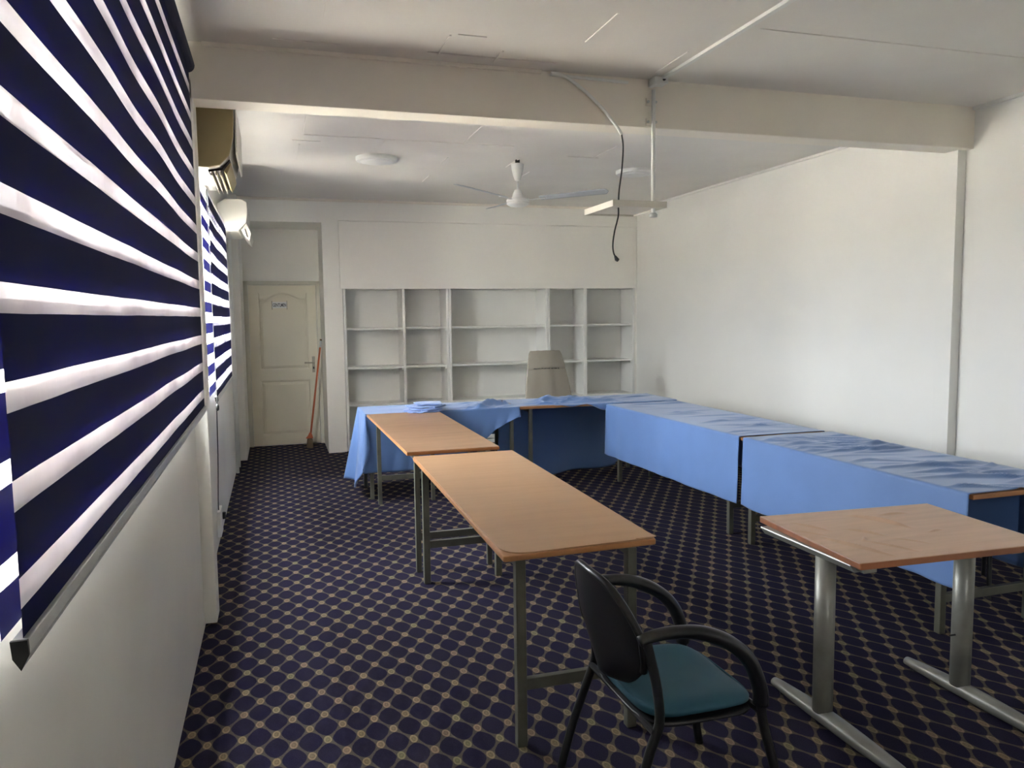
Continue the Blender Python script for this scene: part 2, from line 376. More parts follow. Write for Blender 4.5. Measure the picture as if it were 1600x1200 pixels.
ch.build('pull_cord', 'dark', b2)
MB().lathe([(.004, 0), (.010, .008), (.010, .03), (.004, .045)], (-.366, 5.33, 1.085), 12).build('cord_weight', 'dark', b2, smooth=True)

# ------------------------------------------------------------ door
dr = MB(); DX0, DX1, DZ = -.30, .55, 2.105
fr = MB(); fr.box(DX0 - .055, DX0, YD - .035, YD, 0, DZ + .05); fr.box(DX1, DX1 + .048, YD - .035, YD, 0, DZ + .05); fr.box(DX0 - .055, DX1 + .048, YD - .035, YD, DZ, DZ + .05)
frame = struct(fr.build('door_1', 'doorframe', bevel=.006))
def dleaf(u, v):
    x = DX0 + .004 + (DX1 - DX0 - .008) * u; z = .012 + (DZ - .016) * v
    def groove(x0, x1, z0, z1, arch=0):
        zt = z1
        if arch and x0 < x < x1:
            q = (x - x0) / (x1 - x0); zt = z1 - arch * (1 - max(0, math.sin(PI * max(0, min(1, (q - .12) / .76)))) ** 1.3)
        dx = max(x0 - x, x - x1); dz = max(z0 - z, z - zt); d = max(dx, dz)
        return -.010 * math.exp(-(d / .011) ** 2) + (.004 if d < -.03 else 0)
    g_ = groove(.130 - .3, .42, 1.02, 1.985, .075) + groove(.130 - .3, .42, .16, .84)
    return (x, YD - .022 - g_, z)
lf = MB().grid(90, 220, dleaf); lf.build('door_leaf', 'door', frame, smooth=False)
hd = MB(); hd.box(.472, .508, YD - .034, YD - .024, .955, 1.165); hp = hd.build('handle_plate', 'brass', frame, bevel=.003)
MB().tube([(.49, YD - .03, 1.085), (.49, YD - .075, 1.085), (.475, YD - .08, 1.085), (.372, YD - .078, 1.087)], .009, 10).build('door_handle', 'brass', hp, smooth=True)
MB().lathe([(.008, 0), (.008, .03)], (.49, YD - .038, 1.0), 10).build('keyhole', 'dark', hp)
# GENTLMEN plate
sg = MB().box(-.005, .176, YD - .034, YD - .028, 1.806, 1.884).build('door_sign', 'white', frame); sg['label'] = 'small white toilet sign with black capitals'
sf = MB(); sf.box(-.014, -.003, YD - .038, YD - .026, 1.785, 1.90); sf.box(.174, .182, YD - .038, YD - .026, 1.785, 1.90); sf.build('sign_holder', 'brass', sg)
cu = bpy.data.curves.new('lettering', 'FONT'); cu.body = 'GENTLMEN'; cu.size = .062; cu.align_x = 'CENTER'; cu.extrude = .0006; cu.offset = .0012
to = bpy.data.objects.new('tmp_text', cu); COL.objects.link(to)
bpy.context.view_layer.update()
me = bpy.data.meshes.new_from_object(to.evaluated_get(bpy.context.evaluated_depsgraph_get())); bpy.data.objects.remove(to)
xs = [v.co.x for v in me.vertices]; sc_ = .165 / (max(xs) - min(xs)); mid = (max(xs) + min(xs)) / 2
for v in me.vertices: v.co = Vector((.0855 + (v.co.x - mid) * sc_, YD - .0348 - v.co.z, 1.823 + v.co.y))
me.materials.clear(); me.materials.append(M['dark']); lt_ = bpy.data.objects.new('lettering', me); COL.objects.link(lt_); bpy_parent(lt_, sg)

# ------------------------------------------------------------ built-in shelving
def shelf_unit(x0, x1, dividers, label, zsh=(.585, 1.052, 1.540)):
    t = thing('shelf_unit', ((x0 + x1) / 2, YB + .2, .0), label, 'shelving', 'white built-in shelving along the back wall')
    yf, yb = YB - .004, YB + .40; th = .03
    for x in (x0, x1 - th): MB().box(x, x + th, yf, yb, .05, SZ - .002).build('side_panel', 'shelf', t, bevel=.002)
    for a, b in dividers: MB().box(a, b, yf + .006, yb, .05, SZ - .002).build('divider', 'shelf', t, bevel=.002)
    MB().box(x0 + th, x1 - th, yb - .012, yb, .05, SZ - .002).build('back_panel', 'shelf', t)
    MB().box(x0, x1, yf + .03, yb, .002, .05).build('plinth', 'shelf', t)
    xs = [x0 + th] + [v for d in dividers for v in d] + [x1 - th]
    for k in range(0, len(xs), 2):
        a, b = xs[k], xs[k + 1]
        for z in (.09,) + zsh:
            s_ = MB().box(a + .002, b - .002, yf + .012, yb - .014, z - .024, z).build('shelf', 'shelf', t, bevel=.002)
            if z > .1:
                MB().box(a + .002, a + .018, yf + .03, yb - .05, z - .05, z - .025).build('shelf_cleat', 'shelf', s_)
                MB().box(b - .018, b - .002, yf + .03, yb - .05, z - .05, z - .025).build('shelf_cleat', 'shelf', s_)
    return t
shelf_unit(.830, 2.150, [(1.558, 1.590)], 'white built-in shelf unit of two columns, next to the toilet door alcove')
shelf_unit(2.153, 3.492, [], 'wide single-column white built-in shelf unit in the middle of the back wall')
shelf_unit(3.495, 4.765, [(4.010, 4.060)], 'white built-in shelf unit of two columns, in the corner by the right wall')
tag(MB().box(1.36, 1.47, YB + .05, YB + .12, 1.054, 1.062).build('folded_paper', 'white', bevel=.001), 'small flat white slip lying on the second shelf of the left unit', 'paper')

# ------------------------------------------------------------ tables
def frame_parts(t, xs, ys, ztop, w=.038, bar_z=.21, bar_at=(0, 1), mat='leg', barw=.045):
    for x in xs:
        for y in ys: MB().box(x - w / 2, x + w / 2, y - w / 2, y + w / 2, 0, ztop).build('leg', mat, t, bevel=.003)
    for k in bar_at:
        MB().box(xs[0] + w / 2, xs[1] - w / 2, ys[k] - .014, ys[k] + .014, bar_z, bar_z + barw).build('stretcher', mat, t, bevel=.002)
    ap = MB()
    for x in xs: ap.box(x - .012, x + .012, ys[0] + w / 2, ys[1] - w / 2, ztop - .035, ztop - .002)
    ap.build('apron_frame', mat, t)
def top_prism(P, z0, z1, mat, t, name='tabletop', bevel=.004):
    return MB().prism(P, 'z', z0, z1).build(name, mat, t, bevel=bevel)
def rounded(P, radii, n=8):
    out = []; N = len(P)
    for i in range(N):
        p = Vector(P[i]); a = Vector(P[i - 1]) - p; b = Vector(P[(i + 1) % N]) - p; r = radii[i]
        if r < 1e-4: out.append(tuple(p)); continue
        A = p + a.normalized() * r; B = p + b.normalized() * r
        for k in range(n + 1):
            q = k / n; v = A * (1 - q) ** 2 + p * 2 * q * (1 - q) + B * q * q; out.append(tuple(v))
    return out
# front bare table
t1 = thing('trestle_table', (1.12, 3.8, 0), 'long tan bare table in front, its laminate lifting at the near corner', 'table')
P = [(.797, 2.745), (1.447, 2.765), (1.505, 4.935), (.830, 4.94)]
tb = top_prism(rounded(P, [.012, .012, .01, .01], 4), .748, .771, 'edge', t1)
P2 = [(.806, 2.752), (1.452, 2.775), (1.500, 4.928), (.834, 4.932)]
sheet = MB()
RP = rounded(P2, [.115, .03, .01, .01], 8)
sheet.prism(RP, 'z', .7715, .7755); sheet.build('laminate_sheet', 'lam', tb)
cr = MB(); cr.prism([(1.36, 2.776), (1.452, 2.778), (1.449, 2.845), (1.425, 2.83), (1.41, 2.80)], 'z', .7765, .7785); cr.build('laminate_chip', 'lam', tb)
frame_parts(t1, (.868, 1.335), (2.775, 4.725), .748, .040, .225)
# second bare table, a little higher
t2 = thing('trestle_table', (1.1, 6.0, 0), 'second bare table, redder wood, standing between the front table and the blue cloth', 'table')
P = [(.795, 4.955), (1.425, 4.965), (1.435, 7.055), (.775, 7.055)]
tb = top_prism(P, .777, .797, 'edge', t2); P2 = [(a + (.004 if a < 1 else -.004), b + (.004 if b < 6 else -.004)) for a, b in P]
top_prism(P2, .7972, .8, 'lam2', tb, 'laminate_sheet', 0)
frame_parts(t2, (.858, 1.34), (4.96, 6.90), .777, .034, .215)
# back row under the cloths
t3 = thing('trestle_table', (1.5, 7.4, 0), 'table under the left blue cloth, at the end of the bare tables', 'table')
top_prism([(.765, 7.09), (2.225, 7.09), (2.225, 7.70), (.765, 7.70)], .768, .793, 'edge', t3); frame_parts(t3, (.815, 2.165), (7.12, 7.66), .768, .034, .20, ())
for x in (.815, 2.165): MB().box(x - .012, x + .012, 7.14, 7.64, .20, .235).build('stretcher', 'leg', t3)
t4 = thing('trestle_table', (2.9, 7.4, 0), 'table under the bunched blue cloth in front of the grey office chair', 'table')
top_prism([(2.232, 7.09), (3.80, 7.09), (3.80, 7.72), (2.232, 7.72)], .768, .793, 'edge', t4); frame_parts(t4, (2.36, 3.66), (7.13, 7.67), .768, .036, .20, ())
# right row
t5 = thing('trestle_table', (3.6, 6.0, 0), 'far table of the right-hand row, under a long blue cloth', 'table')
top_prism([(3.215, 4.83), (3.93, 4.83), (3.93, 7.06), (3.155, 7.06)], .75, .775, 'edge', t5); frame_parts(t5, (3.262, 3.80), (5.05, 7.02), .75, .038, .20)
t6 = thing('trestle_table', (3.6, 3.9, 0), 'near table of the right-hand row, its brown end edge showing beside the desk', 'table')
top_prism([(3.235, 2.905), (3.99, 2.905), (3.96, 4.795), (3.215, 4.795)], .75, .775, 'edge', t6); frame_parts(t6, (3.262, 3.86), (3.10, 4.77), .75, .038, .165)

# ------------------------------------------------------------ table cloths
def ridges(n, seed, xr, yr, ang, amp, wid, ln):
    R = random.Random(seed); out = []
    for _ in range(n):
        out.append((R.uniform(*xr), R.uniform(*yr), R.uniform(*ang), R.uniform(*amp), R.uniform(*wid), R.uniform(*ln)))
    return out
def rsum(rs, x, y):
    s = 0
    for cx, cy, a, am, w, l in rs:
        dx, dy = x - cx, y - cy; p = dx * math.cos(a) + dy * math.sin(a); q = -dx * math.sin(a) + dy * math.cos(a)
        q += .02 * math.sin(p * 9 + cx * 7)
        if abs(p) < l and abs(q) < w * 4: s += am * math.exp(-(q / w) ** 2) * math.cos(p / l * PI / 2)
    return s
def runner(y0, y1, xf0, xf1, xb0, xb1, ztop, hem, bhem, seed, label, rs, tilt=0, name='tablecloth'):
    """cloth laid across a row table: front drop, top, back drop"""
    NV = 150
    def fn(u, v):
        y = y0 + (y1 - y0) * v; xf = xf0 + (xf1 - xf0) * v; xb = xb0 + (xb1 - xb0) * v
        nz = noise.noise(Vector((y * 1.7, seed * 3.1, 0)))
        nz2 = noise.noise(Vector((y * 5.5, seed * 1.3, 4)))
        if u < .36:
            q = 1 - u / .36; z = ztop - (ztop - hem - .006 * nz2) * q
            off = q * (.012 * nz2 + .014 * nz) + .006 * q * noise.noise(Vector((y * 4, z * 5, seed)))
            return (xf - .006 - .018 * q + off, y + .006 * q * nz, z)
        if u > .84:
            q = (u - .84) / .16; return (xb + .006 + .02 * q * nz2, y, ztop - (ztop - bhem) * q)
        q = (u - .36) / .48; x = xf + (xb - xf) * q
        e = min(1, min(q, 1 - q) * 9); return (x, y, ztop + .0015 + rsum(rs, x, y) * e)
    o = MB().grid(110, NV, fn).build(name, 'cloth', smooth=True, solid=.0022)
    return tag(o, label, 'tablecloth', 'blue tablecloths')
rs3 = ridges(22, 3, (3.3, 3.9), (4.9, 7.1), (-.5, .25), (.004, .012), (.012, .03), (.15, .45))
runner(4.850, 7.07, 3.205, 3.140, 3.94, 3.94, .780, .285, .30, 3, 'long blue cloth over the far table of the right-hand row, creased across its top', rs3)
rs4 = ridges(44, 5, (3.3, 3.95), (2.95, 4.7), (-.55, .2), (.005, .013), (.010, .026), (.15, .5)) + ridges(14, 6, (3.6, 3.98), (3.0, 4.3), (-.2, .5), (.007, .015), (.018, .035), (.2, .4))
runner(2.915, 4.80, 3.225, 3.205, 4.0, 3.97, .780, .290, .22, 9, 'wrinkled blue cloth over the near table of the right-hand row, behind the wooden desk', rs4)

# left cloth of the back row : top + draped skirt with a corner fold
rsA = [(1.95, 7.30, 1.1, .034, .03, .40), (1.84, 7.32, 1.15, .020, .02, .30), (2.05, 7.36, .9, .036, .04, .34), (2.12, 7.2, .7, .016, .022, .2), (1.6, 7.45, .5, .008, .01, .2), (2.13, 7.35, .3, .03, .03, .25), (1.3, 7.4, .2, .004, .02, .5)]
rsA += ridges(16, 21, (1.75, 2.2), (7.1, 7.6), (.3, 1.4), (.006, .013), (.010, .022), (.08, .22)) + ridges(8, 22, (.9, 1.8), (7.1, 7.7), (-.4, .4), (.003, .006), (.012, .03), (.15, .4))
cl = MB()
def topA(u, v):
    x = .765 + (2.215 - .765) * u; y = 7.085 + (7.715 - 7.085) * v
    e = min(1, (y - 7.085) * 16, (7.715 - y) * 10, (x - .765) * 10) ; e = max(e, 0)
    if x > 2.0 and v < .98: e = max(e, .25)
    return (x + (.05 * u ** 12) * math.sin(v * 7 + .5), y, .7955 + rsum(rsA, x, y) * e)
cl.grid(130, 46, topA)
def hemz(s):   # s = x along the front edge
    pts = [(.765, .27), (1.0, .25), (1.5, .27), (1.83, .46), (2.0, .60), (2.18, .695), (2.30, .72)]
    for (a, za), (b, zb) in zip(pts, pts[1:]):
        if s <= b: q = (s - a) / (b - a); return za + (zb - za) * q
    return pts[-1][1]
def skirtF(u, v):
    x = .765 + (2.215 - .765) * u; zt = topA(u, 0)[2]; zb = hemz(x); z = zt - (zt - zb) * v
    sw = .018 * math.sin(x * 23 + 2 * v) * v * (1 if x > 1.6 else .5) + .012 * noise.noise(Vector((x * 6, z * 3, 2)))
    kf = max(0, 1 - (x - .765) / .12)
    return (topA(u, 0)[0] - .04 * kf * v, 7.083 - .012 * v - abs(sw) * v - .07 * kf * v, z)
cl.grid(130, 26, skirtF)
def skirtL(u, v):    # left side, flaring
    y = 7.085 + (7.715 - 7.085) * u; zt = .7955; kf = max(0, 1 - u / .3)
    zb = .085 + .20 * (kf ** 1.5) + .02 * math.sin(u * 9); z = zt - (zt - zb) * v
    fl = v * (.055 + .085 * (.5 + .5 * math.cos(u * 2 * PI * 1.1 - .9))) - .05 * kf * v
    fl += .025 * v * math.sin(u * 15)
    return (.763 - fl * (1 - kf) - .04 * kf * v, y - .07 * kf * v * 1.0 - .012 * v * kf, z)
cl.grid(50, 30, skirtL)
def cornerfold(u, v):     # the pointed fold at the near corner
    z = .7955 - (.7955 - .30) * v
    wv_ = .125 * v * (1 - max(0, (v - .62) / .38)) ; x = .725 + (.765 - .725) * (1 - v)
    return (x - .012 * v + wv_ * (u - .15) * 1.0, 7.075 - .095 * v - .03 * math.sin(u * PI) * v, z - .05 * v * math.sin(u * PI / 2) * 0)
cl.grid(12, 24, cornerfold)
cl.grid(40, 14, lambda u, v: (.765 + 1.45 * u, 7.717 + .006 * math.sin(u * 40) * v, .7955 - .35 * v))
tag(cl.build('tablecloth', 'cloth', smooth=True, solid=.002, merge=.0008), 'blue cloth hanging to the floor at the left end of the back row', 'tablecloth', 'blue tablecloths')

# bunched cloth : piled on the table top, dropped behind and swept forward underneath
rsB = [(2.72, 7.42, .35, .028, .09, .42), (2.80, 7.30, -.22, .026, .06, .45), (2.95, 7.24, -.10, .022, .05, .45), (2.95, 7.42, .1, .014, .05, .5), (3.02, 7.18, .05, .022, .035, .35),
       (2.60, 7.34, .9, .022, .03, .22), (2.66, 7.50, 1.0, .012, .03, .2), (3.30, 7.45, .55, .012, .018, .4), (3.5, 7.4, .4, .010, .015, .4), (2.9, 7.55, .3, .010, .03, .4)]
rsB += ridges(22, 31, (2.55, 3.15), (7.12, 7.6), (-.6, .9), (.006, .014), (.010, .024), (.10, .3)) + ridges(12, 32, (3.1, 3.85), (7.15, 7.7), (.1, .8), (.004, .008), (.010, .02), (.15, .4))
clb = MB()
def topB(u, v):
    x = 2.235 + (3.92 - 2.235) * u; fr_ = 7.09
    if x < 2.5: fr_ = 7.125
    elif x < 3.2: fr_ = 7.125 - .045 * min(1, (x - 2.5) * 5)
    y = fr_ + (7.735 - fr_) * v
    e = max(.0, min(1, (y - fr_) * 14 + (.35 if 2.55 < x < 3.15 else 0), (7.74 - y) * 12))
    return (x, y, .7965 + rsum(rsB, x, y) * e + .004 * noise.noise(Vector((x * 5, y * 5, 0))) * e)
clb.grid(170, 60, topB)
def lip(u, v):      # rolled edge that hangs a little over the front
    x = 2.60 + (3.92 - 2.60) * u; z0 = topB((x - 2.235) / (3.92 - 2.235), 0)[2]
    dz = (.014 + .06 * math.exp(-((x - 3.16) / .12) ** 2) + .010 * math.sin(x * 21)) * min(1, u * 9); dz = dz if x < 3.2 else .016
    return (x, 7.082 - .02 * math.sin(v * PI) - .004, z0 - dz * v)
clb.grid(110, 8, lip)
def dropB(u, v):
    xt = 2.24 + (3.90 - 2.24) * u; xb = 2.05 + (3.68 - 2.05) * u; x = xt + (xb - xt) * v
    yb = 7.33 + .42 * u ** 1.2; q = min(1, v / .16)
    y = 7.735 * (1 - v) + yb * v; y += .03 * v * math.sin(u * 14) + .035 * noise.noise(Vector((x * 3.2, v * 1.5, 7))) * v
    y = max(y, 7.20); return (x, y, .7965 - (.7965 - .035 - .03 * (u > .9)) * v)
clb.grid(100, 40, dropB)
tag(clb.build('tablecloth', 'cloth', smooth=True, solid=.002, merge=.0008), 'blue cloth bunched up on the table in front of the grey office chair', 'tablecloth', 'blue tablecloths')

# folded cloth pile
pile = thing('folded_cloth_pile', (1.33, 7.15, .8), 'crumpled stack of folded pale blue cloths lying where the bare table meets the cloth', 'cloth')
R = random.Random(4)
M['palecloth'] = cloth('pale_blue_cloth', (.19, .30, .62))
for k, (cx, cy, hw, hd, a) in enumerate(((1.30, 7.10, .17, .17, .1), (1.33, 7.12, .16, .16, -.12), (1.31, 7.14, .145, .15, .2), (1.36, 7.15, .13, .13, -.05))):
    zz = .806 + .019 * k
    def fn(u, v, cx=cx, cy=cy, hw=hw, hd=hd, a=a, zz=zz, k=k):
        th = 2 * PI * u; q = math.sin(PI * v); rr = 1 - (1 - q) * .12
        ex = 4; c_, s_ = math.cos(th), math.sin(th); den = (abs(c_) ** ex + abs(s_) ** ex) ** (1 / ex)
        rad = (q ** .35) * (1 + .10 * noise.noise(Vector((c_ * 2.4, s_ * 2.4, k * 3.3))) + .03 * math.sin(th * 9 + k))
        x = hw * rad * c_ / den; y = hd * rad * s_ / den
        z = zz + .0095 * -math.cos(PI * v) + (.013 * noise.noise(Vector((x * 16, y * 16, k * 5))) if v > .1 else 0) * q + (.012 if k == 3 else 0) * max(0, noise.noise(Vector((x * 9, y * 9, 1))))
        return (cx + x * math.cos(a) - y * math.sin(a), cy + x * math.sin(a) + y * math.cos(a), max(z, .802))
    MB().grid(60, 16, fn).build('folded_cloth', 'palecloth', pile, smooth=True, merge=.0005)
for k, (a, b, zz) in enumerate((((1.26, 6.965, .822), (1.44, 6.99, .826), .0), ((1.38, 6.97, .843), (1.50, 7.08, .85), 0))):
    MB().tube(catmull([a, ((a[0] + b[0]) / 2, (a[1] + b[1]) / 2 - .02, a[2] + .006), b], 6), .016, 10, flat=(1, .8)).build('cloth_roll', 'palecloth', pile, smooth=True)

# ------------------------------------------------------------ desk with T-legs
dk = thing('desk', (2.45, 2.6, 0), 'small wooden desk with blistered top on two grey T-shaped steel legs', 'desk')
P = [(2.018, 2.272), (2.955, 2.215), (3.02, 2.87), (2.068, 2.968)]
P[1] = (2.90, 2.235); P[2] = (2.955, 2.905)
tb = top_prism(rounded(P, [.01, .01, .03, .01], 3), .733, .7575, 'edge2', dk)
rsD = [(a, b, c, d * 1.5, e, f) for a, b, c, d, e, f in [(2.18, 2.75, -1.35, .006, .006, .10), (2.32, 2.60, -1.2, .007, .006, .09), (2.50, 2.72, -1.15, .011, .010, .15), (2.16, 2.46, -1.4, .008, .008, .17), (2.28, 2.42, -1.25, .005, .005, .12), (2.12, 2.68, -1.1, .004, .004, .08), (2.62, 2.52, .4, .004, .006, .05), (2.40, 2.44, -1.0, .004, .004, .08), (2.25, 2.52, .6, .005, .005, .04), (2.66, 2.80, .1, .005, .01, .08)]]
def dtop(u, v):
    a = Vector(P[0]) * (1 - u) + Vector(P[1]) * u; b = Vector(P[3]) * (1 - u) + Vector(P[2]) * u; p = a * (1 - v) + b * v
    c_ = Vector((2.45, 2.6)); p = c_ + (p - c_) * .993
    return (p.x, p.y, .7582 + rsum(rsD, p.x, p.y))
MB().grid(150, 110, dtop).build('laminate_sheet', 'lam3', tb, smooth=True, solid=.001)
def oval_post(cx, cy, z0, z1, rx, ry, name, mat, parent, top=1.0):
    mb = MB(); seg = 24; R_ = []
    for z, k in ((z0, 1), (z1, top)):
        R_.append([mb.bm.verts.new((cx + rx * k * math.cos(2 * PI * i / seg), cy + ry * k * math.sin(2 * PI * i / seg), z)) for i in range(seg)])
    for i in range(seg): mb.bm.faces.new((R_[0][i], R_[0][(i + 1) % seg], R_[1][(i + 1) % seg], R_[1][i]))
    mb.bm.faces.new(R_[0][::-1]); mb.bm.faces.new(R_[1]); return mb.build(name, mat, parent, smooth=False)
for cx, yy0, yy1 in ((2.087, 2.10, 2.86), (2.80, 2.10, 2.84)):
    lg = oval_post(cx, 2.545, .05, .715, .036, .045, 'column_leg', 'desksteel', dk)
    for p in lg.data.polygons: p.use_smooth = len(p.vertices) == 4
    n_ = 26; pts = [(cx, yy0 + (yy1 - yy0) * i / n_, .036 - .010 * abs(i / n_ - .56)) for i in range(n_ + 1)]
    rd = [.018 + .020 * math.sin(PI * min(1, max(0, (i / n_) * .9 + .08))) ** .7 for i in range(n_ + 1)]
    ft = MB().tube(pts, rd, 16, flat=(1, .85)).build('foot', 'desksteel', lg, smooth=True)
    MB().box(cx - .03, cx + .03, 2.30, 2.86, .706, .733).build('support_arm', 'desksteel', lg, bevel=.004)
    for a in (2.15, 2.80): MB().lathe([(.014, 0), (.014, .018)], (cx, a, 0), 12).build('foot_pad', 'dark', ft)
MB().prism([(2.028, .728), (2.05, .700), (2.10, .700), (2.10, .733), (2.03, .733)], 'y', 2.34, 2.90).build('side_rail', 'desksteel', dk)
MB().box(2.11, 2.78, 2.53, 2.57, .69, .731).build('cross_rail', 'dark', dk)
MB().tube([(2.735, 2.545, .28), (2.768, 2.545, .28)], .004, 8).build('bolt', 'dark', dk)

# ------------------------------------------------------------ teal armchair
chr_ = thing('armchair', (1.25, 2.3, 0), 'black-framed armchair with teal seat, nearest chair, between the tan table and the desk', 'chair')
def ysgn(y): return y
for sd, yy in ((0, 2.06), (1, 2.56)):
    o_ = -.012 if sd == 0 else .012
    rear = catmull([(.955, yy + o_, 0.0), (1.005, yy + o_, .17), (1.058, yy, .33), (1.090, yy, .42), (1.084, yy, .52), (1.062, yy, .62), (1.045, yy, .69)], 6)
    MB().tube(rear, .0155, 12).build('rear_leg', 'black', chr_, smooth=True)
    front = catmull([(1.535, yy + o_, 0.0), (1.50, yy + o_, .20), (1.462, yy, .36), (1.452, yy, .44)], 6)
    MB().tube(front, .0155, 12).build('front_leg', 'black', chr_, smooth=True)
    arm = catmull([(1.022, yy, .690), (1.07, yy, .702), (1.15, yy, .703), (1.24, yy, .688), (1.34, yy, .640), (1.41, yy, .570), (1.447, yy, .480), (1.452, yy, .425)], 6)
    n_ = len(arm)
    MB().tube(arm, [.019 + .009 * min(1, i / n_ * 2) for i in range(n_)], 14, flat=(1.0, .85)).build('armrest', 'black', chr_, smooth=True)
# seat
def seatfn(u, v):
    th = 2 * PI * u; c_, s_ = math.cos(th), math.sin(th); ex = 4.5; den = (abs(c_) ** ex + abs(s_) ** ex) ** (1 / ex); q = math.sin(PI * v) ** .3
    x = .205 * c_ / den * q; y = .232 * s_ / den * q
    z = .428 - .030 * math.cos(PI * v) + (-.010 * (x / .2) ** 2 * (1 if x > 0 else -1.2) if v > .4 else 0) - (.012 * max(0, 1 - (y / .2) ** 2) if v > .6 else 0)
    return (1.268 + x, 2.31 + y, z)
MB().grid(72, 22, seatfn).build('seat', 'teal', chr_, smooth=True, merge=.0004)
MB().grid(48, 10, lambda u, v: (lambda p: (1.268 + (p[0] - 1.268) * 1.02, 2.31 + (p[1] - 2.31) * 1.02, .392 + (p[2] - .428) * .55))(seatfn(u, v))).build('seat_pan', 'black', chr_, smooth=True, merge=.0004)
MB().tube([(1.075, 2.06, .392), (1.075, 2.56, .392)], .012, 8).build('cross_bar', 'black', chr_); MB().tube([(1.452, 2.06, .40), (1.452, 2.56, .40)], .012, 8).build('cross_bar', 'black', chr_)
# backrest : curved shell, rounded top, teal on the sitter's side
def backshape(off):
    def fn(u, v):
        s_ = (u - .5) * 2; hw = .250 * (1 - .62 * max(0, 1 - v / .66) ** 1.9)     # narrows towards the bottom
        topz = .835 - .145 * abs(s_) ** 3.2; botz = .485
        z = botz + (topz - botz) * v
        x = 1.072 - .052 * max(0, (z - .468) / .36) ** .8 - .050 * (1 - s_ * s_) + off
        return (x, 2.325 + hw * s_, z)
    return fn
MB().grid(44, 36, backshape(0)).build('backrest', 'black', chr_, smooth=True, solid=.018)
def padfn(u, v): 
    p = backshape(.017)(.06 + .88 * u, .05 + .88 * v); e = min(1, 8 * min(u, 1 - u, v, 1 - v)); return (p[0] + .010 * e ** .5, p[1], p[2])
MB().grid(40, 34, padfn).build('back_cushion', 'teal', chr_, smooth=True, solid=.006)
rim = [backshape(0)(u, 1.0) for u in [i / 30 for i in range(31)]]; rim = [backshape(0)(0, v) for v in (.45, .6, .75, .9)] + rim + [backshape(0)(1, v) for v in (.9, .75, .6, .45)]
MB().tube(rim, .0125, 10).build('back_rim', 'black', chr_, smooth=True)

# ------------------------------------------------------------ grey office chair
oc = thing('office_chair', (3.03, 8.45, 0), 'tall greige office chair with a torn seam, standing behind the back row', 'chair')
def ocb(u, v):
    s_ = (u - .5) * 2; z = .56 + .70 * v; hw = .285 - .095 * v ** 1.6 if v > .18 else .285 - .03 * (.18 - v) / .18
    rt = max(0, (v - .93) / .07); hw *= (1 - .10 * rt ** 2)
    y = 8.38 + .13 * v + .03 * s_ * s_ + (.012 if v < .72 else 0) * (1 - .3 * s_ * s_)
    y -= .010 * math.sin(s_ * 7 + 1) * max(0, .6 - v) + .006 * noise.noise(Vector((s_ * 4, v * 2, 0)))
    return (3.02 + hw * s_ - .012 * v, y, z - .012 * s_ * s_ * v)
ob = MB().grid(40, 60, ocb).build('backrest', 'greyfab', oc, smooth=True, solid=.055)
tr_ = MB(); pp = []
for i in range(19):
    u = .14 + .68 * i / 18; p = ocb(u, .715); pp.append((p[0], p[1] - .030, p[2] + .0025 * math.sin(i * 2.3)))
tr_.tube(pp, [.003 + .005 * abs(math.sin(i * 1.3)) for i in range(19)], 8); tr_.build('torn_seam', 'dark', ob)
MB().grid(30, 30, lambda u, v: (3.02 + (u - .5) * .50 * (1 - .2 * (abs(v - .5) * 2) ** 4), 8.44 + v * .48, .475 + .02 * math.sin(PI * u) * math.sin(PI * v))).build('seat', 'greyfab', oc, smooth=True, solid=.07)
MB().tube([(3.02, 8.66, .07), (3.02, 8.66, .44)], .028, 14).build('gas_lift', 'dark', oc, smooth=True)
MB().box(2.99, 3.05, 8.40, 8.68, .42, .445).build('tilt_plate', 'dark', oc)
base = MB()
for k in range(5):
    a = 2 * PI * k / 5 + .3; base.tube([(3.02, 8.66, .10), (3.02 + .28 * math.cos(a), 8.66 + .28 * math.sin(a), .065)], [.022, .014], 8)
bb = base.build('star_base', 'dark', oc)
for k in range(5):
    a = 2 * PI * k / 5 + .3; cx, cy = 3.02 + .28 * math.cos(a), 8.66 + .28 * math.sin(a)
    MB().tube([(cx - .015, cy, .026), (cx + .015, cy, .026)], .025, 14).build('caster', 'dark', bb)
for sx in (-.27, .27):
    MB().tube(catmull([(3.02 + sx * .9, 8.60, .47), (3.02 + sx * 1.05, 8.60, .60), (3.02 + sx * 1.02, 8.58, .66)], 5), .014, 8).build('arm_post', 'dark', oc)
    MB().box(3.02 + sx * 1.02 - .03, 3.02 + sx * 1.02 + .03, 8.46, 8.70, .655, .685).build('armrest', 'dark', oc, bevel=.01)

# black stool, only its legs showing
st = thing('stool', (4.05, 3.55, 0), 'black stool under the near right-hand table, only its thin legs showing', 'stool')
MB().lathe([(.15, .35), (.165, .36), (.165, .38), (.15, .39)], (4.08, 3.55, 0), 28).build('seat', 'dark', st, smooth=False, bevel=.004)
for sx, sy in ((-1, -1), (1, -1), (1, 1), (-1, 1)):
    MB().tube([(4.08 + sx * .165, 3.55 + sy * .165, 0), (4.08 + sx * .115, 3.55 + sy * .115, .355)], .013, 10).build('leg', 'black', st)

